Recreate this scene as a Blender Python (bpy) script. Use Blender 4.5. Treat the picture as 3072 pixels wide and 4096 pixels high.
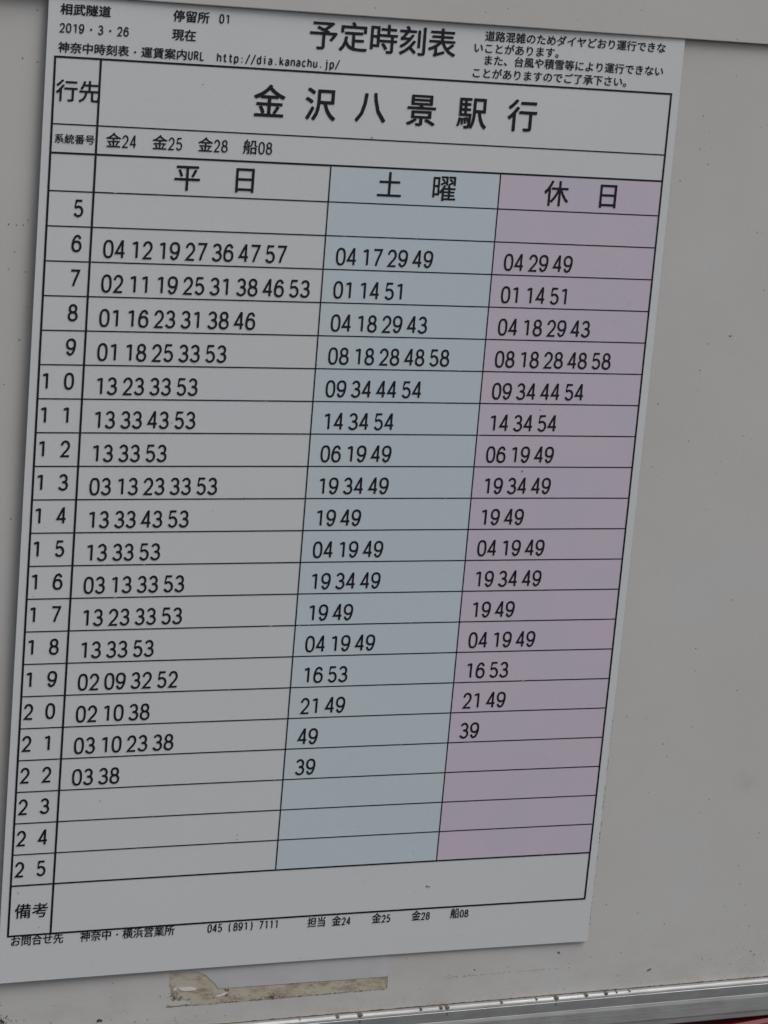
import bpy, bmesh, math, random
from mathutils import Matrix, Vector
random.seed(7)
sc = bpy.context.scene
for o in list(bpy.data.objects): bpy.data.objects.remove(o)

EXPO = -0.46
PAPER1 = (0.745, 0.77, 0.80)
PAPER2 = (0.75, 0.775, 0.785)
BLUE1 = (0.635, 0.75, 0.82)
BLUE2 = (0.675, 0.755, 0.81)
PINK1 = (0.725, 0.625, 0.735)
PINK2 = (0.67, 0.63, 0.76)
BOARD = (0.665, 0.662, 0.658)
PANEL = (0.665, 0.658, 0.65)
ALU = (0.60, 0.615, 0.62)
RED = (0.17, 0.003, 0.006)
ADH = (0.60, 0.56, 0.47)
FILM = (0.61, 0.615, 0.64)
PANEL_Y, RAIL_Y, RED_Y = 5.44, -26.19, -27.50
# ---------------------------------------------------------------- camera, sky, sun, exposure
U = 0.0149                      # one timetable row = 14.9 mm; scene is laid out in rows (X right, Y up, Z out of the board)
def W(x, y, z=0.0): return Vector((x * U, -z * U, y * U))
def D(x, y, z): return Vector((x, -z, y))
cam = bpy.data.cameras.new('camera'); co = bpy.data.objects.new('camera', cam); sc.collection.objects.link(co)
cam.sensor_fit = 'VERTICAL'; cam.sensor_height = 36.0; cam.lens = 10279.1 / 4096 * 36
cam.clip_start = 0.01; cam.clip_end = 500
cx = D(0.93155404, 0.08327389, 0.35393861); cy = -D(-0.00468331, -0.97059198, 0.24068501); cz = -D(0.36357275, -0.22586869, -0.90376888)
m = Matrix((cx, cy, cz)).transposed().to_4x4(); m.translation = W(-17.62547942, 8.37698313, 71.27027628)
co.matrix_world = m; sc.camera = co

SUN_EL, SUN_AZ = 56, 30         # height, and degrees to the right of straight out from the board
w = bpy.data.worlds.new('World'); sc.world = w; w.use_nodes = True
nt = w.node_tree; bg = nt.nodes['Background']
sky = nt.nodes.new('ShaderNodeTexSky'); sky.sky_type = 'NISHITA'; sky.sun_disc = False
sky.sun_elevation = math.radians(SUN_EL); sky.sun_rotation = math.radians(180 - SUN_AZ)
sky.dust_density = 4.0; sky.ozone_density = 1.0
hs = nt.nodes.new('ShaderNodeHueSaturation'); hs.inputs['Saturation'].default_value = 0.27   # overcast: a grey sky
nt.links.new(sky.outputs[0], hs.inputs['Color']); nt.links.new(hs.outputs[0], bg.inputs[0])
bg.inputs[1].default_value = 0.12
sun = bpy.data.lights.new('sun', 'SUN'); sun.energy = 0.9; sun.angle = math.radians(40); sun.color = (1, 0.98, 0.96)
so = bpy.data.objects.new('sun', sun); sc.collection.objects.link(so)
e, a = math.radians(SUN_EL), math.radians(SUN_AZ)
so.rotation_euler = Vector((math.sin(a) * math.cos(e), -math.cos(a) * math.cos(e), math.sin(e))).to_track_quat('Z', 'Y').to_euler()
so.location = (1, -2, 2)
sc.view_settings.view_transform = 'Standard'; sc.view_settings.look = 'None'
sc.view_settings.exposure = EXPO; sc.view_settings.gamma = 1

# ---------------------------------------------------------------- materials
def mat(name, col, rough=0.5, metal=0.0, spec=0.5):
    M = bpy.data.materials.new(name); M.use_nodes = True
    b = M.node_tree.nodes['Principled BSDF']
    b.inputs['Base Color'].default_value = (*col, 1); b.inputs['Roughness'].default_value = rough
    b.inputs['Metallic'].default_value = metal; b.inputs['Specular IOR Level'].default_value = spec
    return M
class N:
    """small node builder working in object coordinates (metres)"""
    def __init__(s, M):
        s.t = M.node_tree; s.b = s.t.nodes['Principled BSDF']
        s.co = s.t.nodes.new('ShaderNodeTexCoord').outputs['Object']
    def scaled(s, sx, sy, sz, rot=(0, 0, 0)):
        n = s.t.nodes.new('ShaderNodeMapping'); n.inputs['Scale'].default_value = (sx, sy, sz); n.inputs['Rotation'].default_value = rot
        s.t.links.new(s.co, n.inputs[0]); return n.outputs[0]
    def noise(s, vec, scale, detail=3, rough=0.5):
        n = s.t.nodes.new('ShaderNodeTexNoise'); n.inputs['Scale'].default_value = scale
        n.inputs['Detail'].default_value = detail; n.inputs['Roughness'].default_value = rough
        s.t.links.new(vec, n.inputs['Vector']); return n.outputs['Fac']
    def voro(s, vec, scale):
        n = s.t.nodes.new('ShaderNodeTexVoronoi'); n.inputs['Scale'].default_value = scale
        s.t.links.new(vec, n.inputs['Vector']); return n
    def ramp(s, fac, *stops):
        n = s.t.nodes.new('ShaderNodeMapRange'); n.inputs[1].default_value, n.inputs[2].default_value, n.inputs[3].default_value, n.inputs[4].default_value = stops
        s.t.links.new(fac, n.inputs[0]); return n.outputs[0]
    def math(s, op, a, b):
        n = s.t.nodes.new('ShaderNodeMath'); n.operation = op
        for i, v in enumerate((a, b)):
            if isinstance(v, (int, float)): n.inputs[i].default_value = v
            else: s.t.links.new(v, n.inputs[i])
        return n.outputs[0]
    def mix(s, fac, a, b):
        n = s.t.nodes.new('ShaderNodeMix'); n.data_type = 'RGBA'
        s.t.links.new(fac, n.inputs['Factor'])
        for k, v in (('A', a), ('B', b)):
            i = [q for q in n.inputs if q.name == k and q.type == 'RGBA'][0]
            if isinstance(v, tuple): i.default_value = (*v, 1)
            else: s.t.links.new(v, i)
        return [q for q in n.outputs if q.type == 'RGBA'][0]
    def color(s, c): s.t.links.new(c, s.b.inputs['Base Color'])
    def rough(s, c): s.t.links.new(c, s.b.inputs['Roughness'])
    def bump(s, h, strength, dist):
        n = s.t.nodes.new('ShaderNodeBump'); n.inputs['Strength'].default_value = strength; n.inputs['Distance'].default_value = dist
        s.t.links.new(h, n.inputs['Height']); s.t.links.new(n.outputs[0], s.b.inputs['Normal'])
    def sep(s):
        n = s.t.nodes.new('ShaderNodeSeparateXYZ'); s.t.links.new(s.co, n.inputs[0]); return n.outputs

def sheet_mat(name, c1, c2, rough=0.32, blotch=14):
    """laminated print: a faint two-tone mottling of the ink, fibres, and a slow waviness of the film"""
    M = mat(name, c1, rough); n = N(M)
    f = n.ramp(n.noise(n.co, blotch, 1), 0.2, 0.8, 0, 1)
    g = n.ramp(n.noise(n.co, 900, 3, 0.7), 0.3, 0.7, 0, 1)
    c = n.mix(f, c1, c2)
    n.color(n.mix(n.math('MULTIPLY', g, 0.16), c, tuple(v * 0.72 for v in c1)))
    n.rough(n.ramp(n.noise(n.co, 9, 1), 0.1, 0.9, rough - 0.04, rough + 0.1))
    n.bump(n.noise(n.co, 7, 2), 0.25, 0.004)
    return M
M_PAPER = sheet_mat('laminated_white_paper', PAPER1, PAPER2)
M_BLUE = sheet_mat('pale_blue_print', BLUE1, BLUE2)
M_PINK = sheet_mat('pale_mauve_print', PINK1, PINK2, blotch=34)
M_INK = mat('black_ink', (0.010, 0.009, 0.015), 0.5, 0, 0.4)

M_BOARD = mat('off_white_painted_board', BOARD, 0.42); n = N(M_BOARD)
sx, sy_, sz = n.sep()
low = n.ramp(sz, -26.3 * U, -23.6 * U, 1, 0)                                   # grime gathered above the rail
cloud = n.ramp(n.noise(n.co, 7, 4, 0.6), 0.3, 0.7, 0, 1)
fine = n.ramp(n.noise(n.co, 700, 3, 0.7), 0.3, 0.7, 0, 1)
patch = n.ramp(n.noise(n.scaled(1, 1, 2.2), 45, 5, 0.65), 0.42, 0.72, 0, 1)
c = n.mix(cloud, BOARD, tuple(v * k for v, k in zip(BOARD, (0.95, 0.93, 0.90))))
c = n.mix(n.math('MULTIPLY', fine, 0.14), c, tuple(v * 0.7 for v in BOARD))
c = n.mix(n.math('MULTIPLY', n.math('MULTIPLY', low, patch), 0.38), c, (0.45, 0.40, 0.34))
rim = n.ramp(sz, -26.35 * U, -25.9 * U, 0.6, 0)
c = n.mix(n.math('MULTIPLY', rim, n.ramp(n.noise(n.scaled(1, 1, 3), 90, 4), 0.3, 0.7, 0.3, 1)), c, (0.33, 0.27, 0.21))
# three old smears with their own outline
for px, pz, rad, amt in ((25.03, -18.83, .62, .22), (3.64, -25.25, .5, .16), (-1.35, -5.6, .5, .22)):
    dx = n.math('SUBTRACT', sx, px * U); dz = n.math('SUBTRACT', sz, pz * U)
    d2 = n.math('SQRT', n.math('ADD', n.math('MULTIPLY', dx, dx), n.math('MULTIPLY', dz, dz)), 0)
    k_ = n.math('MULTIPLY', n.ramp(d2, 0.25 * rad * U, rad * U, 1, 0), n.ramp(n.noise(n.co, 160, 4), .35, .65, 0, amt))
    c = n.mix(k_, c, (0.40, 0.38, 0.35))
# tiny flyspecks
v = n.voro(n.co, 120)
sp = n.math('MULTIPLY', n.math('LESS_THAN', v.outputs['Distance'], 0.05), n.math('GREATER_THAN', n.noise(n.co, 40, 2), 0.56))
c = n.mix(n.math('MULTIPLY', sp, 0.6), c, (0.12, 0.10, 0.09))
n.color(c); n.rough(n.ramp(n.noise(n.co, 12, 3), 0.3, 0.7, 0.32, 0.5)); n.bump(n.noise(n.co, 10, 3), 0.2, 0.004)

M_PANEL = mat('cream_painted_cover_panel', PANEL, 0.4); n = N(M_PANEL)
cloud = n.ramp(n.noise(n.co, 9, 4, 0.6), 0.3, 0.7, 0, 1); fine = n.ramp(n.noise(n.co, 700, 3, 0.7), 0.3, 0.7, 0, 1)
c = n.mix(cloud, PANEL, tuple(v * k for v, k in zip(PANEL, (0.96, 0.94, 0.92))))
c = n.mix(n.math('MULTIPLY', fine, 0.14), c, tuple(v * 0.7 for v in PANEL))
n.color(c); n.bump(n.noise(n.co, 12, 3), 0.15, 0.003)

M_ALU = mat('dull_aluminium', ALU, 0.48, 0.55); n = N(M_ALU)
st = n.ramp(n.noise(n.scaled(6, 500, 900), 1, 5, 0.65), 0.3, 0.7, 0, 1)
blot = n.ramp(n.noise(n.scaled(1, 1, 2), 60, 4), 0.4, 0.75, 0, 1)
c = n.mix(st, ALU, tuple(v * 0.82 for v in ALU)); c = n.mix(n.math('MULTIPLY', blot, 0.4), c, (0.30, 0.28, 0.25))
n.color(c); n.rough(n.ramp(st, 0, 1, 0.34, 0.55)); n.bump(st, 0.15, 0.0003)
M_RED = mat('red_painted_metal', RED, 0.35); n = N(M_RED)
n.color(n.mix(n.ramp(n.noise(n.co, 80, 4), 0.35, 0.7, 0, 1), RED, tuple(v * 0.6 for v in RED)))
M_ADH = mat('yellowed_adhesive', ADH, 0.55); n = N(M_ADH)
br = n.ramp(n.noise(n.scaled(1, 1, 2.6), 130, 5, 0.7), 0.48, 0.68, 0, 1); pl = n.ramp(n.noise(n.co, 75, 3), 0.35, 0.65, 0, 1)
c = n.mix(pl, ADH, tuple(v * k for v, k in zip(ADH, (0.9, 0.87, 0.8)))); c = n.mix(n.math('MULTIPLY', br, 0.7), c, (0.25, 0.16, 0.09))
n.color(c); n.bump(n.noise(n.co, 400, 4), 0.4, 0.0004)
M_FILM = mat('white_tape_backing', FILM, 0.35); n = N(M_FILM)
n.color(n.mix(n.ramp(n.noise(n.co, 60, 4), 0.4, 0.7, 0, 1), FILM, tuple(v * 0.93 for v in FILM))); n.bump(n.noise(n.co, 150, 3), 0.3, 0.0005)
M_DIRT = mat('dark_dirt', (0.085, 0.072, 0.06), 0.8, 0, 0.2)
M_FAINT = mat('faint_grey_speck', (0.22, 0.21, 0.21), 0.7, 0, 0.3)
M_BROWN = mat('brown_grime', (0.13, 0.085, 0.055), 0.8, 0, 0.2); n = N(M_BROWN)
n.color(n.mix(n.noise(n.co, 500, 3), (0.17, 0.13, 0.10), (0.05, 0.038, 0.03)))
M_GREY = mat('grey_smear', (0.30, 0.28, 0.25), 0.7, 0, 0.3)
M_DASH = mat('faint_pencil_grey', (0.36, 0.34, 0.31), 0.7, 0, 0.3)

# ---------------------------------------------------------------- object helpers
def link(name, me, parent=None, mtl=None):
    if mtl is not None: me.materials.append(mtl)
    o = bpy.data.objects.new(name, me); sc.collection.objects.link(o)
    if parent is not None: o.parent = parent
    return o
def empty(name, label, cat, loc=(0, 0, 0)):
    o = bpy.data.objects.new(name, None); sc.collection.objects.link(o); o.empty_display_size = 0.02
    o['label'] = label; o['category'] = cat
    return o
def tag(o, label, cat, group=None, kind=None):
    if label: o['label'] = label
    if cat: o['category'] = cat
    if group: o['group'] = group
    if kind: o['kind'] = kind
    return o
def pymesh(name, vs, fs):
    me = bpy.data.meshes.new(name); me.from_pydata([tuple(W(*v)) for v in vs], [], fs); me.update(); return me
def zb(x): return -0.29 + 0.0065 * (x + 0.26)           # face of the backing board
def zp(x, y):                                            # face of the paper: a very slight bow
    u = (x - 9.5) / 10; v = (y + 9.5) / 12
    return -0.0638 * v * v + 0.075 * u * u
def box(name, x0, x1, y0, y1, zf0, zf1, zback, bevel, mtl, parent=None, segs=2):
    """upright slab; front face at zf0 (left end) / zf1 (right end)"""
    vs = [(x0, y0, zback), (x1, y0, zback), (x1, y1, zback), (x0, y1, zback), (x0, y0, zf0), (x1, y0, zf1), (x1, y1, zf1), (x0, y1, zf0)]
    me = pymesh(name, vs, [(0, 3, 2, 1), (4, 5, 6, 7), (0, 1, 5, 4), (1, 2, 6, 5), (2, 3, 7, 6), (3, 0, 4, 7)])
    bm = bmesh.new(); bm.from_mesh(me); bmesh.ops.recalc_face_normals(bm, faces=bm.faces)
    if bevel: bmesh.ops.bevel(bm, geom=list(bm.edges), offset=bevel * U, segments=segs, affect='EDGES', profile=0.5)
    bm.to_mesh(me); bm.free(); return link(name, me, parent, mtl)
def extrude_poly(name, pts, z_of, thick, mtl, parent=None, jitter=0.0):
    """thin sheet with the outline pts; its back lies at z_of(x)"""
    if jitter:
        q = []
        for i, (x, y) in enumerate(pts):
            x2, y2 = pts[(i + 1) % len(pts)]; L = math.hypot(x2 - x, y2 - y); k = max(1, int(L / 0.12))
            for j in range(k):
                t = j / k; q.append((x + (x2 - x) * t + random.uniform(-jitter, jitter), y + (y2 - y) * t + random.uniform(-jitter, jitter)))
        pts = q
    bm = bmesh.new()
    vs = [bm.verts.new(W(x, y, z_of(x) + thick)) for x, y in pts]
    f = bm.faces.new(vs); f.normal_update()
    if f.normal.y > 0: f.normal_flip()
    back = [bm.verts.new(W(x, y, z_of(x) + 0.002)) for x, y in pts]
    n_ = len(pts)
    for i in range(n_): bm.faces.new((vs[i], vs[(i + 1) % n_], back[(i + 1) % n_], back[i]))
    bmesh.ops.triangulate(bm, faces=[q for q in bm.faces if len(q.verts) > 4])
    bmesh.ops.recalc_face_normals(bm, faces=bm.faces)
    me = bpy.data.meshes.new(name); bm.to_mesh(me); bm.free(); return link(name, me, parent, mtl)
def blobs(name, items, z_of, mtl, parent=None, stretch=1.0, h=0.35):
    """irregular low lumps (x, y, radius) joined into one mesh"""
    vs, fs = [], []
    for it in items:
        x, y, r = it[:3]; st = it[3] if len(it) > 3 else stretch
        k = 7 if r < 0.03 else 11; b0 = len(vs); an = random.uniform(0, 6.28)
        vs.append((x, y, z_of(x) + 0.004 + r * h)); 
        for i in range(k):
            t = 6.2832 * i / k; rr = r * random.uniform(0.6, 1.25)
            vs.append((x + rr * st * math.cos(t + an), y + rr * math.sin(t + an), z_of(x) + 0.001))
        for i in range(k): fs.append((b0, b0 + 1 + i, b0 + 1 + (i + 1) % k))
    return link(name, pymesh(name, vs, fs), parent, mtl)

# ---------------------------------------------------------------- glyphs
_g = {}
def load_glyphs(chars, offset):
    obs = []
    for ch in chars:
        if (ch, offset) in _g: continue
        cu = bpy.data.curves.new('glyph_source', 'FONT'); cu.body = ch; cu.resolution_u = 3; cu.offset = 0
        o = bpy.data.objects.new('glyph_source', cu); sc.collection.objects.link(o); obs.append((ch, o, cu))
    dg = bpy.context.evaluated_depsgraph_get()
    for ch, o, cu in obs:
        me = bpy.data.meshes.new_from_object(o.evaluated_get(dg))
        _g[(ch, offset)] = ([(v.co.x, v.co.y) for v in me.vertices], [tuple(p.vertices) for p in me.polygons])
        bpy.data.meshes.remove(me)
    for ch, o, cu in obs:
        bpy.data.objects.remove(o); bpy.data.curves.remove(cu)
def arc(cx, cy, rx, ry, a0, a1, n=10):
    return [(cx + rx * math.cos(math.radians(a0 + (a1 - a0) * i / n)), cy + ry * math.sin(math.radians(a0 + (a1 - a0) * i / n))) for i in range(n + 1)]
def sup(cx, cy, rx, ry, p=0.84, n=22):
    o = []
    for i in range(n):
        c, s = math.cos(2 * math.pi * i / n), math.sin(2 * math.pi * i / n)
        o.append((cx + rx * math.copysign(abs(c) ** p, c), cy + ry * math.copysign(abs(s) ** p, s)))
    return o + [o[0]]
S = {
 '0': [sup(.5, .5, .5, .5, .8)],
 '1': [[(.68, 0), (.68, 1)], [(.16, .885), (.42, .905), (.66, .985)]],
 '2': [arc(.5, .7, .46, .3, 175, -25, 12) + [(.74, .42), (.30, .16), (.06, 0), (1.02, 0)]],
 '3': [arc(.47, .745, .43, .255, 160, -75, 11) + [(.34, .53)], arc(.46, .27, .52, .27, 85, -160, 14)],
 '4': [[(1.05, .27), (0, .27), (.70, 1.0), (.76, 1.0), (.76, -.02)]],
 '5': [[(.92, 1), (.22, 1), (.12, .50)] + arc(.48, .31, .5, .31, 128, -155, 14)],
 '6': [arc(.56, .68, .40, .32, 20, 90, 5) + [(.30, .93), (.10, .72), (0, .45), (0, .33)], sup(.5, .31, .5, .31, .9)],
 '7': [[(0, 1), (1, 1), (.92, .86), (.50, .3), (.33, -.02)]],
 '8': [sup(.5, .765, .41, .235, .95), sup(.5, .265, .5, .265, .95)],
 '9': [arc(.44, .32, .40, .32, 200, 270, 5) + [(.70, .07), (.90, .28), (1, .55), (1, .67)], sup(.5, .69, .5, .31, .9)],
 'h': [[(.04, 0), (.04, 1)], [(.04, .42)] + arc(.5, .46, .44, .24, 160, 0, 8) + [(.94, 0)]],
 't': [[(.45, .95), (.45, .15), (.55, .02), (.72, 0), (.92, .04)], [(.08, .68), (.86, .68)]],
 'p': [[(.04, .7), (.04, -.27)], sup(.5, .35, .46, .35)],
 ':': [[(.5, .02), (.5, .14)], [(.5, .52), (.5, .64)]],
 '.': [[(.5, -.01), (.5, .12)]],
 '/': [[(-.02, -.12), (1.02, 1.08)]],
 'd': [[(.96, 1), (.96, 0)], sup(.5, .35, .46, .35)],
 'i': [[(.25, .68), (.52, .68), (.52, 0)], [(.5, .9), (.5, 1.02)]],
 'j': [[(.35, .68), (.66, .68), (.66, -.1)] + arc(.36, -.1, .3, .16, -10, -110, 5), [(.64, .9), (.64, 1.02)]],
 'a': [arc(.48, .48, .42, .22, 155, 0, 8) + [(.9, 0)], [(.9, .40), (.4, .38)] + arc(.4, .19, .36, .19, 95, 275, 7) + [(.66, .04), (.9, .2)]],
 'k': [[(.08, 0), (.08, 1)], [(.9, .7), (.1, .24)], [(.4, .42), (.96, 0)]],
 'n': [[(.04, 0), (.04, .7)], [(.04, .42)] + arc(.5, .46, .44, .24, 160, 0, 8) + [(.94, 0)]],
 'c': [arc(.52, .35, .46, .35, 42, 318, 14)],
 'u': [[(.06, .7), (.06, .24)] + arc(.48, .24, .42, .24, 190, 340, 7), [(.94, .7), (.94, 0)]],
 'U': [[(.04, 1), (.04, .3)] + arc(.5, .3, .46, .3, 180, 360, 8) + [(.96, 1)]],
 'R': [[(.06, 0), (.06, 1), (.5, 1)] + arc(.55, .76, .4, .24, 90, -90, 8) + [(.06, .52)], [(.55, .52), (.98, 0)]],
 'L': [[(.12, 1), (.12, 0), (.98, 0)]],
 '（': [arc(1.15, .46, 1.0, .74, 128, 232, 9)],
 '）': [arc(-.15, .46, 1.0, .74, 52, -52, 9)],
}
def ribbon(pts, t, vs, fs):
    closed = math.dist(pts[0], pts[-1]) < 1e-6
    if closed: pts = pts[:-1]
    n_ = len(pts); b0 = len(vs)
    for i in range(n_):
        p = pts[i]
        if closed: a_, b_ = pts[i - 1], pts[(i + 1) % n_]
        else: a_, b_ = pts[max(i - 1, 0)], pts[min(i + 1, n_ - 1)]
        d0 = (p[0] - a_[0], p[1] - a_[1]); d1 = (b_[0] - p[0], b_[1] - p[1])
        if d0 == (0, 0): d0 = d1
        if d1 == (0, 0): d1 = d0
        l0 = math.hypot(*d0) or 1; l1 = math.hypot(*d1) or 1
        n0 = (-d0[1] / l0, d0[0] / l0); n1 = (-d1[1] / l1, d1[0] / l1)
        mx, my = n0[0] + n1[0], n0[1] + n1[1]; q = mx * mx + my * my
        if q < 0.35: mx, my, q = n1[0], n1[1], 2.0
        k = 2 / q * t / 2 if q else t / 2
        k = min(k, t * 1.1)
        vs.append((p[0] + mx * k, p[1] + my * k)); vs.append((p[0] - mx * k, p[1] - my * k))
    for i in range(n_ if closed else n_ - 1):
        j = (i + 1) % n_; fs.append((b0 + 2 * i, b0 + 2 * i + 1, b0 + 2 * j + 1, b0 + 2 * j))
ZG = [0.018]
def strokes(ch, x0, y0, w_, h_, t, V, F):
    vs, fs = [], []
    for k, st in enumerate(S[ch]):
        pts = [(x0 + t / 2 + px * (w_ - t), y0 + t / 2 + py * (h_ - t)) for px, py in st]
        # ends run flush to the box
        c0 = len(vs); ribbon(pts, t, vs, fs)
        for i in range(c0, len(vs)): vs[i] = (*vs[i], k)
    b0 = len(V); V += [(x, y, 0.0012 * k) for x, y, k in vs]; F += [tuple(b0 + i for i in f) for f in fs]
def finish(name, V, F, parent, label=None):
    me = bpy.data.meshes.new(name)
    me.from_pydata([tuple(W(x, y, zp(x, y) + ZG[0] + z)) for x, y, z in V], [], F); me.update()
    # every face looks out of the paper
    bm = bmesh.new(); bm.from_mesh(me)
    for f in bm.faces:
        f.normal_update()
        if f.normal.y > 0: f.normal_flip()
    bm.to_mesh(me); bm.free()
    o = link(name, me, parent, M_INK)
    if label: o['label'] = label
    return o
def text(name, s, x0, y0, half, hk, hd, parent, off=0.012, label=None, gap=0, td=None, wd=0.84):
    """s set on a grid of half-em cells of width `half`; hk = height of a kanji, hd = of a digit"""
    V, F = [], []; x = x0
    load_glyphs([c for c in dict.fromkeys(s) if c not in S and c not in ' 　・'], off)
    for ch in s:
        if ch == ' ': x += half; continue
        if ch == '　': x += 2 * half; continue
        if ch == '・':
            pts = [(x + half + 0.032 * math.cos(i), y0 + hk * .43 + 0.032 * math.sin(i)) for i in [k * 6.2832 / 10 for k in range(10)]]
            b0 = len(V); V += [(*p, 0) for p in pts]; F.append(tuple(range(b0, b0 + 10))); x += 2 * half; continue
        if ch in S:
            full = ch in '（）'
            if full: strokes(ch, x + (half * 1.1 if ch == '（' else half * .2), y0, half * .7, hd, td or half * .17, V, F); x += 2 * half
            else: strokes(ch, x + half * (1 - wd) / 2, y0, half * wd, hd, td or half * .17, V, F); x += half
            continue
        vs, fs = _g[(ch, off)]; sy = hk / 0.93
        for k, (ax, ay) in enumerate(((-1, -1), (1, 1), (1, -1), (-1, 1))):     # heavier face: the outline struck four times, a hair apart
            b0 = len(V); d_ = off * 2 * half
            V += [(x + gx * 2 * half + ax * d_, y0 + (gy + 0.075) * sy + ay * d_ * 0.8, 0.0006 * k) for gx, gy in vs]; F += [tuple(b0 + i for i in f) for f in fs]
        x += 2 * half + gap
    return finish(name, V, F, parent, label)
def rule(name, x0, y0, x1, y1, t, parent, z=0.012, ext=None):
    """a printed line; horizontal or vertical, laid on the bowed paper"""
    V, F = [], []
    L = max(abs(x1 - x0), abs(y1 - y0)); k = max(1, int(L / 0.8)); hz = abs(x1 - x0) > abs(y1 - y0)
    for i in range(k + 1):
        x = x0 + (x1 - x0) * i / k; y = y0 + (y1 - y0) * i / k
        if hz: V += [(x, y - t / 2), (x, y + t / 2)]
        else: V += [(x + t / 2, y), (x - t / 2, y)]
        if i: F.append((2 * i - 2, 2 * i, 2 * i + 1, 2 * i - 1))
    me = bpy.data.meshes.new(name); me.from_pydata([tuple(W(x, y, zp(x, y) + z)) for x, y in V], [], F); me.update()
    return link(name, me, parent, M_INK)

M_STAIN = mat('soaked_in_stain', (0.16, 0.15, 0.14), 0.6, 0, 0.3)
M_DENT = mat('grimy_dent', (0.20, 0.175, 0.15), 0.7, 0.2, 0.3); n = N(M_DENT)
n.color(n.mix(n.noise(n.co, 700, 3), (0.34, 0.31, 0.28), (0.06, 0.05, 0.04)))
M_SOAK = mat('soaked_brown_glue', (0.36, 0.29, 0.21), 0.6); n = N(M_SOAK)
n.color(n.mix(n.ramp(n.noise(n.co, 500, 3), .35, .65, 0, 1), (0.46, 0.39, 0.30), (0.22, 0.155, 0.105)))
M_SCR = mat('pale_scratch', (0.75, 0.76, 0.78), 0.5)
M_FLAKE = mat('white_flake', (0.80, 0.80, 0.80), 0.4)
M_CHIP = mat('brown_fragment', (0.20, 0.14, 0.08), 0.7)

# outlines and spots, in rows
ADHP = [(5.31, -24.31), (5.6, -24.31), (5.99, -24.33), (6.24, -24.38), (6.45, -24.48), (6.61, -24.63), (6.76, -24.77), (6.89, -24.96), (7.13, -24.97), (8.36, -24.98), (9.87, -24.98), (11.41, -24.98), (12.61, -24.98), (12.64, -25.19), (12.64, -25.4), (12.07, -25.4), (10.83, -25.41), (9.61, -25.43), (8.39, -25.44), (7.66, -25.45), (6.91, -25.46), (6.3, -25.48), (5.97, -25.44), (6.06, -25.33), (5.91, -25.3), (5.74, -25.22), (5.54, -25.22), (5.47, -25.26), (5.42, -25.05), (5.31, -24.77), (5.31, -24.54)]
FILMP = [(5.98, -24.16), (6.03, -24.33), (6.24, -24.37), (6.45, -24.47), (6.61, -24.62), (6.77, -24.76), (6.9, -24.95), (7.12, -24.95), (8.36, -24.96), (9.87, -24.96), (11.41, -24.97), (12.62, -24.96), (12.63, -24.22), (12.63, -24.03)]
FL1 = [(5.6, -24.84), (5.71, -24.86), (5.88, -24.85), (6.03, -24.85), (6.19, -24.91), (6.14, -24.96), (5.94, -24.96), (5.74, -24.96), (5.64, -24.91)]
FL2 = [(6.85, -25.22), (6.97, -25.18), (7.09, -25.14), (7.21, -25.11), (7.14, -25.18), (7.02, -25.23), (6.89, -25.25)]
FL3 = [(5.42, -24.86), (5.49, -24.81), (5.54, -24.85), (5.49, -24.91), (5.43, -24.92)]
SMP = [(5.23, -25.49), (5.27, -25.41), (5.41, -25.44), (5.68, -25.43), (5.9, -25.41), (5.96, -25.43), (5.94, -25.48), (5.68, -25.48), (5.39, -25.5)]
BL = [(7.21, -25.05, 0.068), (7.17, -25.23, 0.06), (5.32, -24.74, 0.024), (5.51, -25.16, 0.053), (5.97, -25.24, 0.048), (8.71, -25.41, 0.072), (5.48, -25.03, 0.034), (5.92, -25.45, 0.029), (8.72, -25.39, 0.087), (12.6, -25.09, 0.017), (12.46, -24.79, 0.023), (8.81, -25.34, 0.029)]
NICK = [(14.55, 0.069), (14.76, 0.097), (13.84, 0.048), (16.7, 0.048), (18.68, 0.104), (17.96, 0.035), (10.96, 0.065), (11.72, 0.104), (9.68, 0.018), (19.78, 0.076), (20.51, 0.076), (20.9, 0.031), (21.38, 0.031)]
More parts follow.
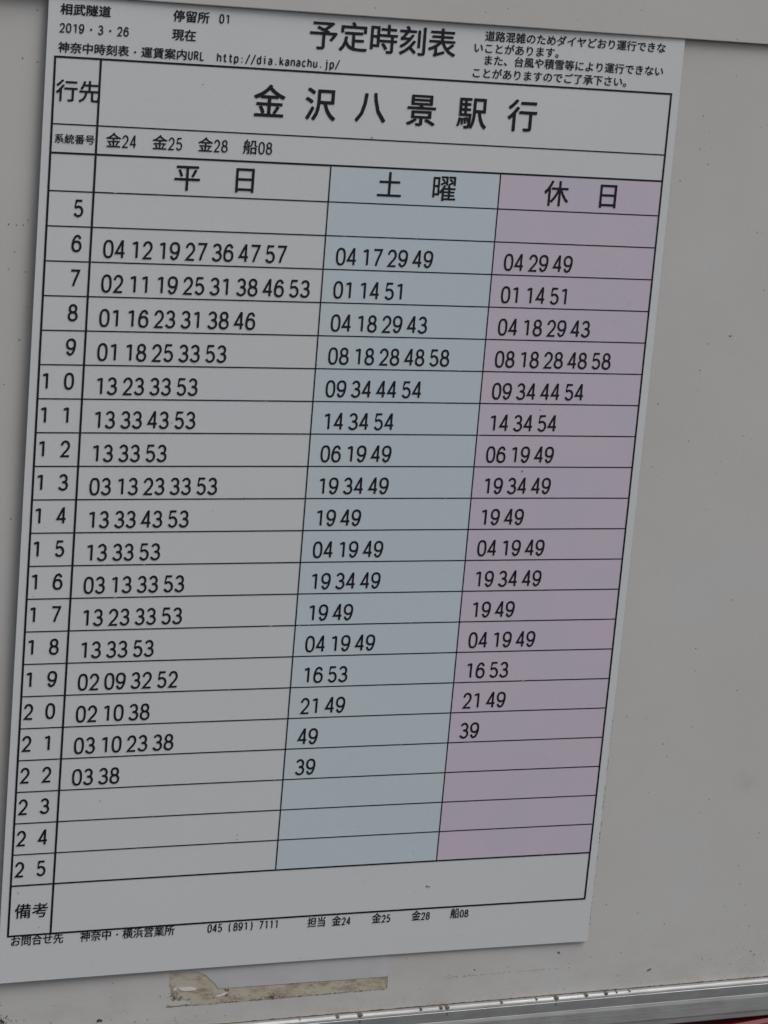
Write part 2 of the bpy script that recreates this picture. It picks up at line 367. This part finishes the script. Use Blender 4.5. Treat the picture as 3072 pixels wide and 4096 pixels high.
SPK = [(2.03, -24.4, 0.012), (-0.06, -24.91, 0.016), (-0.03, -25.01, 0.019), (1.61, -25.14, 0.016), (1.7, -25.16, 0.019), (-0.01, -25.42, 0.022), (0.09, -25.41, 0.012), (0.17, -25.35, 0.012), (0.36, -25.39, 0.012), (0.47, -25.55, 0.022), (0.71, -25.15, 0.012), (3.43, -25.01, 0.016), (3.88, -25.5, 0.016), (4.0, -25.57, 0.016), (3.09, -25.75, 0.069), (3.16, -25.77, 0.05), (3.05, -25.78, 0.037), (4.26, -25.89, 0.025), (4.66, -25.85, 0.022), (1.56, -25.71, 0.025), (2.91, -24.94, 0.009), (1.98, -25.16, 0.009), (0.0, -25.51, 0.056), (0.05, -25.57, 0.062), (5.02, -25.09, 0.023), (5.56, -25.86, 0.018), (5.56, -25.95, 0.015), (6.24, -25.86, 0.015), (6.6, -25.74, 0.013), (7.22, -25.91, 0.02), (7.02, -24.7, 0.008), (13.25, -24.39, 0.015), (12.1, -25.79, 0.015), (12.76, -25.48, 0.009), (10.9, -24.59, 0.012), (11.66, -25.65, 0.012), (13.3, -25.92, 0.012), (13.25, -24.39, 0.014), (14.65, -25.12, 0.014), (13.78, -25.48, 0.018), (15.68, -24.96, 0.032), (16.88, -24.96, 0.021), (18.66, -24.56, 0.042), (18.72, -24.59, 0.028), (19.11, -25.14, 0.018), (16.3, -25.58, 0.011), (14.98, -25.91, 0.014), (18.58, -26.04, 0.014), (18.8, -25.65, 0.011), (19.09, -24.98, 0.011), (17.69, -24.97, 0.011), (20.99, -24.72, 0.012), (19.86, -24.81, 0.012), (20.97, -25.56, 0.012), (25.95, -25.02, 0.023), (26.09, -25.15, 0.016), (24.08, -25.13, 0.016), (24.44, -25.2, 0.016), (25.2, -25.43, 0.016), (25.69, -25.22, 0.016), (25.54, -25.07, 0.012), (26.53, -25.42, 0.019), (25.79, -25.48, 0.016), (26.0, -25.64, 0.012), (23.62, -25.11, 0.012), (25.58, -25.3, 0.012), (22.6, -25.35, 0.008), (24.03, -25.0, 0.012), (24.3, -25.03, 0.008), (26.58, -25.71, 0.012), (26.09, -25.75, 0.012), (24.9, -25.86, 0.008), (25.39, -24.83, 0.016), (24.86, -25.77, 0.012), (25.85, -25.61, 0.012), (19.43, 5.87, 0.019), (21.38, 5.53, 0.019), (22.06, 4.41, 0.013), (22.66, 2.87, 0.019), (20.61, 2.1, 0.019), (20.98, 2.16, 0.013), (20.94, 1.64, 0.019), (14.03, 5.75, 0.019), (20.95, 1.64, 0.021), (21.66, -4.02, 0.021), (21.48, -4.88, 0.026), (22.41, -3.76, 0.031), (22.49, -3.75, 0.021), (19.81, -3.23, 0.015), (21.47, -5.54, 0.015), (23.13, -0.44, 0.015), (20.12, -5.99, 0.026), (21.37, -7.19, 0.021), (22.6, -7.85, 0.015), (23.64, -7.11, 0.015), (22.47, -8.26, 0.015), (20.4, -8.32, 0.015), (23.63, -12.5, 0.021), (23.82, -9.85, 0.01), (22.27, -9.45, 0.015), (23.63, -12.5, 0.021), (22.49, -14.14, 0.021), (24.2, -15.62, 0.026), (20.24, -16.4, 0.021), (20.95, -16.49, 0.021), (22.67, -16.83, 0.021), (21.68, -17.4, 0.026), (21.88, -17.84, 0.026), (23.64, -19.41, 0.021), (25.7, -20.71, 0.021), (23.33, -19.88, 0.015), (21.34, -19.07, 0.015), (25.68, -20.88, 0.022), (25.07, -21.85, 0.022), (25.23, -22.51, 0.022), (21.45, -23.34, 0.022), (20.25, -22.97, 0.022), (19.86, -24.8, 0.022), (20.99, -24.72, 0.022), (20.96, -25.56, 0.022), (25.95, -25.02, 0.033), (26.09, -25.15, 0.028), (25.77, -24.09, 0.022), (23.39, -23.37, 0.011), (24.72, -23.29, 0.017), (25.51, -23.29, 0.017), (24.11, -25.17, 0.017), (25.2, -25.43, 0.022), (-0.86, 3.62, 0.026), (-0.51, 4.97, 0.021), (-0.43, 3.54, 0.021), (-0.46, -0.91, 0.021), (-0.6, -1.06, 0.021), (-1.02, -1.05, 0.026), (-0.79, -1.06, 0.021), (-0.8, -1.83, 0.021), (-0.95, -2.33, 0.021), (-0.54, -4.36, 0.026), (-0.37, -3.41, 0.015), (-0.92, -5.67, 0.021), (-0.51, -9.66, 0.026), (-0.75, -10.11, 0.015)]
PSPK = [(4.36, 3.2, 0.031), (2.7, 2.65, 0.015), (2.63, 3.75, 0.01), (0.1, -4.67, 0.015), (4.08, -6.69, 0.026), (5.54, -9.37, 0.021), (0.42, -9.83, 0.021), (0.17, -11.91, 0.015), (6.49, -7.2, 0.015), (6.48, -8.96, 0.021), (2.61, -18.4, 0.026), (7.09, -19.89, 0.026), (8.48, -4.89, 0.021), (18.64, -2.75, 0.021), (18.08, -1.58, 0.015), (18.17, -3.34, 0.015), (15.58, -2.17, 0.015), (15.96, -6.17, 0.031), (15.54, -8.13, 0.041), (17.7, -11.08, 0.015), (17.04, -7.17, 0.015), (18.22, -8.9, 0.015), (13.66, -21.85, 0.045), (13.74, -21.88, 0.04), (11.5, -21.54, 0.02), (13.25, -22.05, 0.02), (13.07, -20.68, 0.02), (14.94, -23.65, 0.02), (9.53, -24.04, 0.02), (11.11, -19.69, 0.02), (7.09, -19.75, 0.028), (0.24, -21.23, 0.028), (0.95, -22.38, 0.022), (2.66, -23.66, 0.022), (9.66, 1.94, 0.037), (11.91, 3.54, 0.016)]
# ---------------------------------------------------------------- the board, cover panel, rail and red frame
box('backing_board', -16, 44, -27.1, 16, zb(-16), zb(44), -2.2, 0.0, M_BOARD)
tag(bpy.data.objects['backing_board'], 'flat off-white painted notice board, speckled with dirt, behind the timetable', 'board')
PANEL_Z = 0.055
box('cover_panel', -16.2, 44.2, PANEL_Y, 16.3, PANEL_Z, PANEL_Z, -2.1, 0.03, M_PANEL)
tag(bpy.data.objects['cover_panel'], 'plain cream panel across the top, overlapping the upper edge of the timetable', 'panel')

rail = empty('aluminium_rail', 'dull grooved aluminium rail along the bottom of the board, its thin upper lip shining', 'rail')
def ry(x): return RAIL_Y + 0.0095 * (x - 7)
def profile(name, pts, mtl, parent, smooth=False):
    """sweep the closed (y, z) profile along the rail, z measured from the board face"""
    xs = [-16 + 60 * i / 40 for i in range(41)]; vs, fs = [], []; k = len(pts)
    for x in xs:
        for (y, z) in pts: vs.append((x, ry(x) + y, zb(x) + z))
    for i in range(len(xs) - 1):
        for j in range(k):
            a_, b_ = i * k + j, i * k + (j + 1) % k; fs.append((a_, b_, b_ + k, a_ + k))
    fs.append(tuple(range(k))); fs.append(tuple(range((len(xs) - 1) * k, len(xs) * k)))
    me = pymesh(name, vs, fs)
    bm = bmesh.new(); bm.from_mesh(me); bmesh.ops.recalc_face_normals(bm, faces=bm.faces)
    bm.to_mesh(me); bm.free(); return link(name, me, parent, mtl)
profile('lip', [(0.0, 0.006), (0.0, 0.10), (-0.012, 0.15), (-0.04, 0.185), (-0.075, 0.205), (-0.12, 0.215), (-0.15, 0.215), (-0.15, 0.006)], M_ALU, rail)
def groove(y, d=0.035, w_=0.014): return [(y + w_, 0.27), (y + w_ * .4, 0.27 - d), (y - w_ * .4, 0.27 - d), (y - w_, 0.27)]
front = [(-0.152, 0.004), (-0.152, 0.215), (-0.165, 0.225), (-0.50, 0.215), (-0.515, 0.222), (-0.62, 0.245)]
for g_ in (-0.70, -0.755, -0.86, -0.90): front += [(y, 0.245 + (-0.62 - y) * 0.07 - (0.27 - z)) for y, z in groove(g_, 0.02, 0.011)]
front += [(-1.08, 0.275), (-1.15, 0.262), (-1.30, 0.258), (-1.34, 0.22), (-1.34, 0.004)]
profile('face', front, M_ALU, rail)
V, F = [], []                                            # rusty line of grime in the joint between board and lip
for i in range(400):
    x = -3 + 33 * i / 399; h_ = 0.018 + 0.022 * random.random() ** 2
    V += [(x, ry(x) - 0.004, zb(x) + 0.035), (x, ry(x) + h_, zb(x) + 0.004)]
    if i: F.append((2 * i - 2, 2 * i, 2 * i + 1, 2 * i - 1))
link('joint_grime', pymesh('joint_grime', V, F), rail, M_BROWN)
for i, (x, r) in enumerate(NICK):                        # dirt-filled dents in the lip
    vs = []; k = 9
    for j in range(k):
        t = math.pi * j / (k - 1); vs.append((x + r * 0.8 * math.cos(t) * random.uniform(.85, 1.1), ry(x) - r * 1.0 * math.sin(t) * random.uniform(.85, 1.15)))
    V = [(p, max(q, ry(x) - 0.15), zb(x) + 0.219) for p, q in vs] + [(x, ry(x) + 0.004, zb(x) + 0.222)] + [(vs[-1][0], ry(x) + 0.006, zb(x) + 0.02), (vs[0][0], ry(x) + 0.006, zb(x) + 0.02)]
    F = [(k, j, j + 1) for j in range(k - 1)] + [(k, k - 1, k + 1), (k, k + 1, k + 2), (k, k + 2, 0)]
    link('dent', pymesh('dent', V, F), rail, M_DENT)
    if r > 0.09:
        blobs('drip_stain', [(x + random.uniform(-.02, .02), ry(x) - 0.20 - r * .3, r * .5, 0.7)], lambda q: zb(q) + 0.236, M_STAIN, rail, h=0.02)
box('red_frame', 0, 1, 0, 1, 1, 1, 0, 0.0, M_RED)
o = bpy.data.objects['red_frame']; bm = bmesh.new()
xs = [-16, 44]; sect = [(0, -0.6), (0, 0.10), (-0.10, 0.22), (-0.35, 0.30), (-3.0, 0.30), (-3.0, -0.6)]
rings = [[bm.verts.new(W(x, RED_Y + 0.085 * (x - 26.3) * 1.0 + y, z)) for y, z in sect] for x in xs]
for j in range(6): bm.faces.new((rings[0][j], rings[0][(j + 1) % 6], rings[1][(j + 1) % 6], rings[1][j]))
bm.faces.new(rings[0]); bm.faces.new(rings[1]); bmesh.ops.recalc_face_normals(bm, faces=bm.faces); bm.to_mesh(o.data); bm.free()
tag(o, 'dark red painted frame, a sliver showing under the rail at bottom right', 'frame')

# ---------------------------------------------------------------- the timetable sheet
sheet = empty('bus_timetable_sheet', 'laminated white bus timetable with black figures, pale blue and mauve columns', 'timetable')
X0, X1, Y0, Y1 = -0.26, 19.62, -24.16, 6.3
def grid_sheet(name, x0, x1, y0, y1, z, mtl, thick=0.0, step=0.5):
    nx = max(1, int((x1 - x0) / step)); ny = max(1, int((y1 - y0) / step)); vs, fs = [], []
    for j in range(ny + 1):
        for i in range(nx + 1):
            x = x0 + (x1 - x0) * i / nx; y = y0 + (y1 - y0) * j / ny; vs.append((x, y, zp(x, y) + z))
    for j in range(ny):
        for i in range(nx):
            a_ = j * (nx + 1) + i; fs.append((a_, a_ + 1, a_ + nx + 2, a_ + nx + 1))
    if thick:
        ring = [i for i in range(nx + 1)] + [j * (nx + 1) + nx for j in range(1, ny + 1)] + [ny * (nx + 1) + i for i in range(nx - 1, -1, -1)] + [j * (nx + 1) for j in range(ny - 1, 0, -1)]
        b0 = len(vs); vs += [(vs[i][0], vs[i][1], vs[i][2] - thick) for i in ring]; L = len(ring)
        for k in range(L): fs.append((ring[(k + 1) % L], ring[k], b0 + k, b0 + (k + 1) % L))
        b1 = len(vs); vs += [(x, y, z_ - thick) for x, y, z_ in vs[:(nx + 1) * (ny + 1)]]
        fs += [tuple(b1 + i for i in reversed(f)) for f in fs[:nx * ny]]
    me = pymesh(name, vs, fs)
    for p in me.polygons: p.use_smooth = (len(p.vertices) == 4 and not thick)
    return link(name, me, sheet, mtl)
grid_sheet('paper', X0, X1, Y0, Y1, 0.0, M_PAPER, thick=0.016)
CX = [0.0, 1.3221, 8.4503, 13.9006, 19.3359]; TOP, DEST, HEAD, BOT = 3.7463, 1.8814, 1.0706, -22.6279
o = grid_sheet('saturday_tint', CX[2], CX[3], -21, HEAD, 0.006, M_BLUE); o['label'] = 'pale blue tint of the Saturday column'
o = grid_sheet('holiday_tint', CX[3], CX[4], -21, HEAD, 0.006, M_PINK); o['label'] = 'pale mauve tint of the holiday column'
TH, MID, THIN = 0.064, 0.057, 0.037
rule('border_line', CX[0], TOP, CX[4], TOP, 0.058, sheet); rule('border_line', CX[0], BOT, CX[4], BOT, 0.058, sheet)
rule('border_line', CX[0], TOP + .026, CX[0], BOT - .023, TH, sheet, 0.0135); rule('border_line', CX[4], TOP + .026, CX[4], BOT - .023, 0.060, sheet, 0.0135)
rule('column_line', CX[1], TOP, CX[1], BOT, TH, sheet, 0.0135)
rule('column_line', CX[2], HEAD, CX[2], -21, 0.039, sheet, 0.0145); rule('column_line', CX[3], HEAD, CX[3], -21, 0.039, sheet, 0.0145)
rule('row_line', CX[0], DEST, CX[4], DEST, THIN, sheet); rule('row_line', CX[0], HEAD, CX[4], HEAD, MID, sheet)
for k in range(21): rule('row_line', CX[0], -k, CX[4], -k, THIN, sheet)
rule('row_line', CX[0], -21, CX[4], -21, 0.05, sheet)

T = lambda *a_, **k: text(*a_, sheet, **k)
T('stop_name_text', '相武隧道', 0.075, 4.925, 0.1835, 0.30, 0.26, off=0.02)
T('date_text', '2019・3・26', 0.065, 4.415, 0.185, 0.30, 0.27, td=0.038)
T('web_address_text', '神奈中時刻表・運賃案内URL　http://dia.kanachu.jp/', 0.065, 3.872, 0.1722, 0.295, 0.265, off=0.016, td=0.037)
T('stop_number_text', '停留所', 3.355, 4.935, 0.1815, 0.315, 0.27, off=0.018)
T('stop_number_text', '01', 4.715, 4.955, 0.178, 0.3, 0.268, td=0.038)
T('as_of_text', '現在', 3.355, 4.41, 0.1815, 0.315, 0.27, off=0.018)
T('title_text', '予定時刻表', 7.46, 4.42, 0.4655, 0.83, 0.8, off=0.011)
for s_, x_, y_ in (('道路混雑のためダイヤどおり運行できな', 13.0, 4.975), ('いことがあります。', 12.655, 4.615), ('また、台風や積雪等により運行できない', 13.0, 4.27), ('ことがありますのでご了承下さい。', 12.655, 3.878)):
    T('notice_text', s_, x_, y_, 0.1668, 0.295, 0.27, off=0.013)
T('destination_heading', '行先', 0.06, 2.53, 0.326, 0.60, 0.5, off=0.011)
for ch, xc, d_ in (('金', 6.41, 0), ('沢', 7.985, 0), ('八', 9.56, .02), ('景', 11.17, 0), ('駅', 12.80, 0), ('行', 14.445, 0)):
    T('destination_text', ch, xc - 0.5, 2.375 + d_, 0.50, 0.94, 0.9, off=0.012)
T('route_heading', '系統番号', 0.085, 1.35, 0.1492, 0.262, 0.2, off=0.014)
for s_, x_ in (('金24', 1.59), ('金25', 2.96), ('金28', 4.33), ('船08', 5.69)):
    T('route_number_text', s_, x_, 1.295, 0.2305, 0.415, 0.365, off=0.011, td=0.042)
for s_, x_, dy in (('平', 4.075, 0.16), ('日', 5.823, 0.165)): T('weekday_heading', s_, x_ - .42, dy, 0.42, 0.77, 0.7, off=0.007)
for s_, x_, dy in (('土', 10.345, 0.20), ('曜', 12.10, 0.175)): T('saturday_heading', s_, x_ - .42, dy, 0.42, 0.77, 0.7, off=0.007)
for s_, x_, dy in (('休', 15.80, 0.17), ('日', 17.537, 0.17)): T('holiday_heading', s_, x_ - .42, dy, 0.42, 0.78, 0.7, off=0.007)
T('remarks_heading', '備考', 0.155, -22.06, 0.268, 0.475, 0.4, off=0.008)
YF = -22.955
T('contact_text', 'お問合せ先', 0.075, YF, 0.167, 0.335, 0.25, off=0.012)
T('contact_text', '神奈中・横浜営業所', 2.255, YF - .005, 0.1685, 0.34, 0.25, off=0.012)
T('phone_number_text', '045（891）7111', 6.34, YF - .015, 0.1695, 0.3, 0.285, td=0.036)
T('route_charge_text', '担当', 9.665, -23.01, 0.158, 0.335, 0.25, off=0.012)
for s_, x_ in (('金24', 10.49), ('金25', 11.855), ('金28', 13.22), ('船08', 14.57)): T('route_charge_text', s_, x_, -23.02, 0.1625, 0.345, 0.27, off=0.013, td=0.036)

# hour numbers and departure minutes
DW, DH, DT = 0.308, 0.535, 0.065
for h in range(5, 26):
    V, F = [], []; y = -(h - 4) + 0.272
    d = str(h)
    for ch, xc in zip(d if len(d) == 2 else ' ' + d, (0.24, 0.905)):
        if ch != ' ': strokes(ch, xc - 0.148 + (-0.03 if ch == '1' else 0), y, 0.296, 0.505, DT, V, F)
    finish('hour_number', V, F, sheet)
wk = {6: '04 12 19 27 36 47 57', 7: '02 11 19 25 31 38 46 53', 8: '01 16 23 31 38 46', 9: '01 18 25 33 53', 10: '13 23 33 53', 11: '13 33 43 53',
      12: '13 33 53', 13: '03 13 23 33 53', 14: '13 33 43 53', 15: '13 33 53', 16: '03 13 33 53', 17: '13 23 33 53', 18: '13 33 53', 19: '02 09 32 52',
      20: '02 10 38', 21: '03 10 23 38', 22: '03 38'}
sa = {6: '04 17 29 49', 7: '01 14 51', 8: '04 18 29 43', 9: '08 18 28 48 58', 10: '09 34 44 54', 11: '14 34 54', 12: '06 19 49', 13: '19 34 49', 14: '19 49',
      15: '04 19 49', 16: '19 34 49', 17: '19 49', 18: '04 19 49', 19: '16 53', 20: '21 49', 21: '49', 22: '39'}
ho = dict(sa); ho[6] = '04 29 49'; ho[21] = '39'; del ho[22]
for col, x0 in ((wk, CX[1] + .375), (sa, CX[2] + .372), (ho, CX[3] + .37)):
    for h, row in col.items():
        V, F = [], []; y = -(h - 4) + 0.125
        for i, pair in enumerate(row.split()):
            for j, ch in enumerate(pair):
                strokes(ch, x0 + i * 0.8185 + j * 0.350 - (0.018 if ch == '1' else 0), y, DW, DH, DT, V, F)
        finish('departure_minutes', V, F, sheet)

# specks, a scuff and pale scratches on the lamination
blobs('paper_speck', [(x, y, r * .75) for x, y, r in PSPK], lambda x: 0, M_FAINT, sheet, h=0.05)
o = bpy.data.objects['paper_speck']; o['kind'] = 'stuff'
for v_ in o.data.vertices:
    x, y = v_.co.x / U, v_.co.z / U; v_.co.y -= (zp(x, y) + 0.022) * U
V, F = [], []
for k in range(46):
    x = random.uniform(1.5, 19); y = -round(random.uniform(-1, 21)) + random.uniform(-.03, .03); L = random.uniform(.05, .16); a_ = math.radians(random.choice([15, 60, 75, 20]) + random.uniform(-8, 8)); t = random.uniform(.004, .009)
    dx, dy = math.cos(a_) * L / 2, math.sin(a_) * L / 2; b0 = len(V)
    for p, q in ((x - dx + t * .3, y - dy), (x + dx, y + dy - t), (x + dx * .9, y + dy + t), (x - dx, y - dy + t * .6)): V.append((p, q, zp(p, q) + 0.0235))
    F.append((b0, b0 + 1, b0 + 2, b0 + 3))
o = link('film_scratch', pymesh('film_scratch', V, F), sheet, M_SCR); o['kind'] = 'stuff'
# dirt caught along the right-hand edge of the lamination
V, F = [], []; y = -16.4
while y > -23.9:
    L = random.uniform(.05, .3) * (1 if y < -17.5 else .5); x = X1 + 0.005 + random.uniform(-.008, .008); t = random.uniform(.003, .009); b0 = len(V)
    for p, q in ((x - t, y), (x + t, y - L * .1), (x + t * .7, y - L), (x - t * .6, y - L * .95)): V.append((p, q, zp(X1, q) + 0.01))
    F.append((b0, b0 + 1, b0 + 2, b0 + 3)); y -= L + random.choice([.03, .06, .12, .4]) * random.uniform(.6, 1.4)
o = link('edge_dirt', pymesh('edge_dirt', V, F), sheet, M_DIRT); o['kind'] = 'stuff'

# ---------------------------------------------------------------- torn tape below the sheet
tape = empty('torn_tape', 'torn strip of old tape with yellowed adhesive below the timetable', 'tape')
extrude_poly('adhesive', ADHP, zb, 0.012, M_ADH, tape, jitter=0.006)
extrude_poly('tape_film', FILMP, zb, 0.028, M_FILM, tape)
for P_ in (FL1, FL2, FL3): extrude_poly('film_flake', P_, lambda x: zb(x) + 0.012, 0.02, M_FLAKE, tape, jitter=0.004)
extrude_poly('glue_smear', SMP, zb, 0.006, M_GREY, tape, jitter=0.012)
blobs('grime_spot', [(x + random.uniform(-1, 1) * r, y + random.uniform(-.5, .5) * r, r * random.uniform(.15, .42), 1.4) for x, y, r in BL for k in range(7)], lambda x: zb(x) + 0.013, M_BROWN, tape, h=0.05)
bpy.data.objects['grime_spot']['kind'] = 'stuff'
V = []                                                   # crusted dirt on the lower and right edges of the adhesive
for k in range(120):
    t = random.random(); x = 6.0 + 6.6 * t; V.append((x, -25.46 + .06 * t + random.uniform(-.015, .012), random.uniform(.005, .017), 2.2))
for k in range(26): V.append((12.64 + random.uniform(-.015, .01), random.uniform(-25.38, -24.95), random.uniform(.007, .02), .8))
for k in range(10): V.append((12.61 + random.uniform(-.05, .01), random.uniform(-24.9, -24.25), random.uniform(.005, .012), .8))
for k in range(24): V.append((random.uniform(7.2, 12.5), -24.975 + random.uniform(-.012, .004), random.uniform(.004, .011), 2.5))
for k in range(50): V.append((random.gauss(5.42, .05), random.uniform(-25.25, -24.78), random.uniform(.004, .014), 1))
o = blobs('edge_crust', V, lambda x: zb(x) + 0.013, M_BROWN, tape, h=0.2); o['kind'] = 'stuff'

V = []                                                   # brown mottling soaked into the glue
for cx_, cy_, sp, k_, r0 in ((8.75, -25.38, .28, 26, .05), (5.5, -25.0, .10, 22, .035), (5.62, -25.18, .12, 16, .04), (10.3, -25.12, .5, 14, .02), (7.19, -25.06, .03, 8, .035), (7.4, -25.3, .25, 14, .03), (12.58, -25.15, .03, 10, .02)):
    for k in range(k_): V.append((random.gauss(cx_, sp), min(-24.9, max(-25.43, random.gauss(cy_, .045))), r0 * random.uniform(.25, 1), 1.6))
o = blobs('glue_stain', V, lambda x: zb(x) + 0.0125, M_SOAK, tape, h=0.01); o['kind'] = 'stuff'
# ---------------------------------------------------------------- dirt on the board
for k in range(170):                                     # the peppered corner at bottom right, the grubby strip along the rail
    SPK.append((min(29, random.gauss(25.6, 1.4)), min(-23.2, random.gauss(-25.0, .8)), random.uniform(.005, .012)))
for k in range(260):
    x = random.uniform(-2, 28); y = ry(x) + abs(random.gauss(0, .16)) + .01; SPK.append((x, y, random.uniform(.004, .014)))
for k in range(40): SPK.append((random.gauss(.0, .18), random.gauss(-25.55, .12), random.uniform(.006, .03)))
for k in range(30): SPK.append((random.gauss(3.1, .2), random.gauss(-25.72, .1), random.uniform(.004, .014)))
SPK[:] = [q for q in SPK if q[1] > ry(q[0]) + .005 and not (X0 < q[0] < X1 and q[1] > Y0)]
o = blobs('dirt_specks', [q for q in SPK if q[1] < PANEL_Y - .05], zb, M_DIRT, None, h=0.12)
tag(o, 'scattered black and brown dirt specks on the off-white board', None, kind='stuff')
cs = [q for q in SPK if q[1] >= PANEL_Y - .05]
for x, y in ((15.9, 5.75), (12.9, 5.8), (13.6, 5.95), (9.4, 5.7), (18.0, 6.2)): cs.append((x, y, .018))
o = blobs('panel_specks', cs, lambda x: PANEL_Z, M_DIRT, None, h=0.12)
tag(o, 'a few dark dirt specks on the cream cover panel', None, kind='stuff')
V = []
for k in range(70):
    t = random.random(); V.append((14.7 + 4.4 * t, -25.17 + .05 * t + random.uniform(-.012, .012), random.uniform(.006, .016), 3.0))
o = blobs('pencil_streak', V, zb, M_DASH, None, h=0.05); tag(o, 'faint broken grey streak on the board below the timetable', None, kind='stuff')
o = extrude_poly('dry_leaf_fragment', [(22.03, -25.46), (22.07, -25.41), (22.16, -25.37), (22.2, -25.38), (22.19, -25.42), (22.1, -25.45)], zb, 0.02, M_CHIP)
tag(o, 'tiny brown dry fragment stuck to the board beneath the right side', 'fragment')
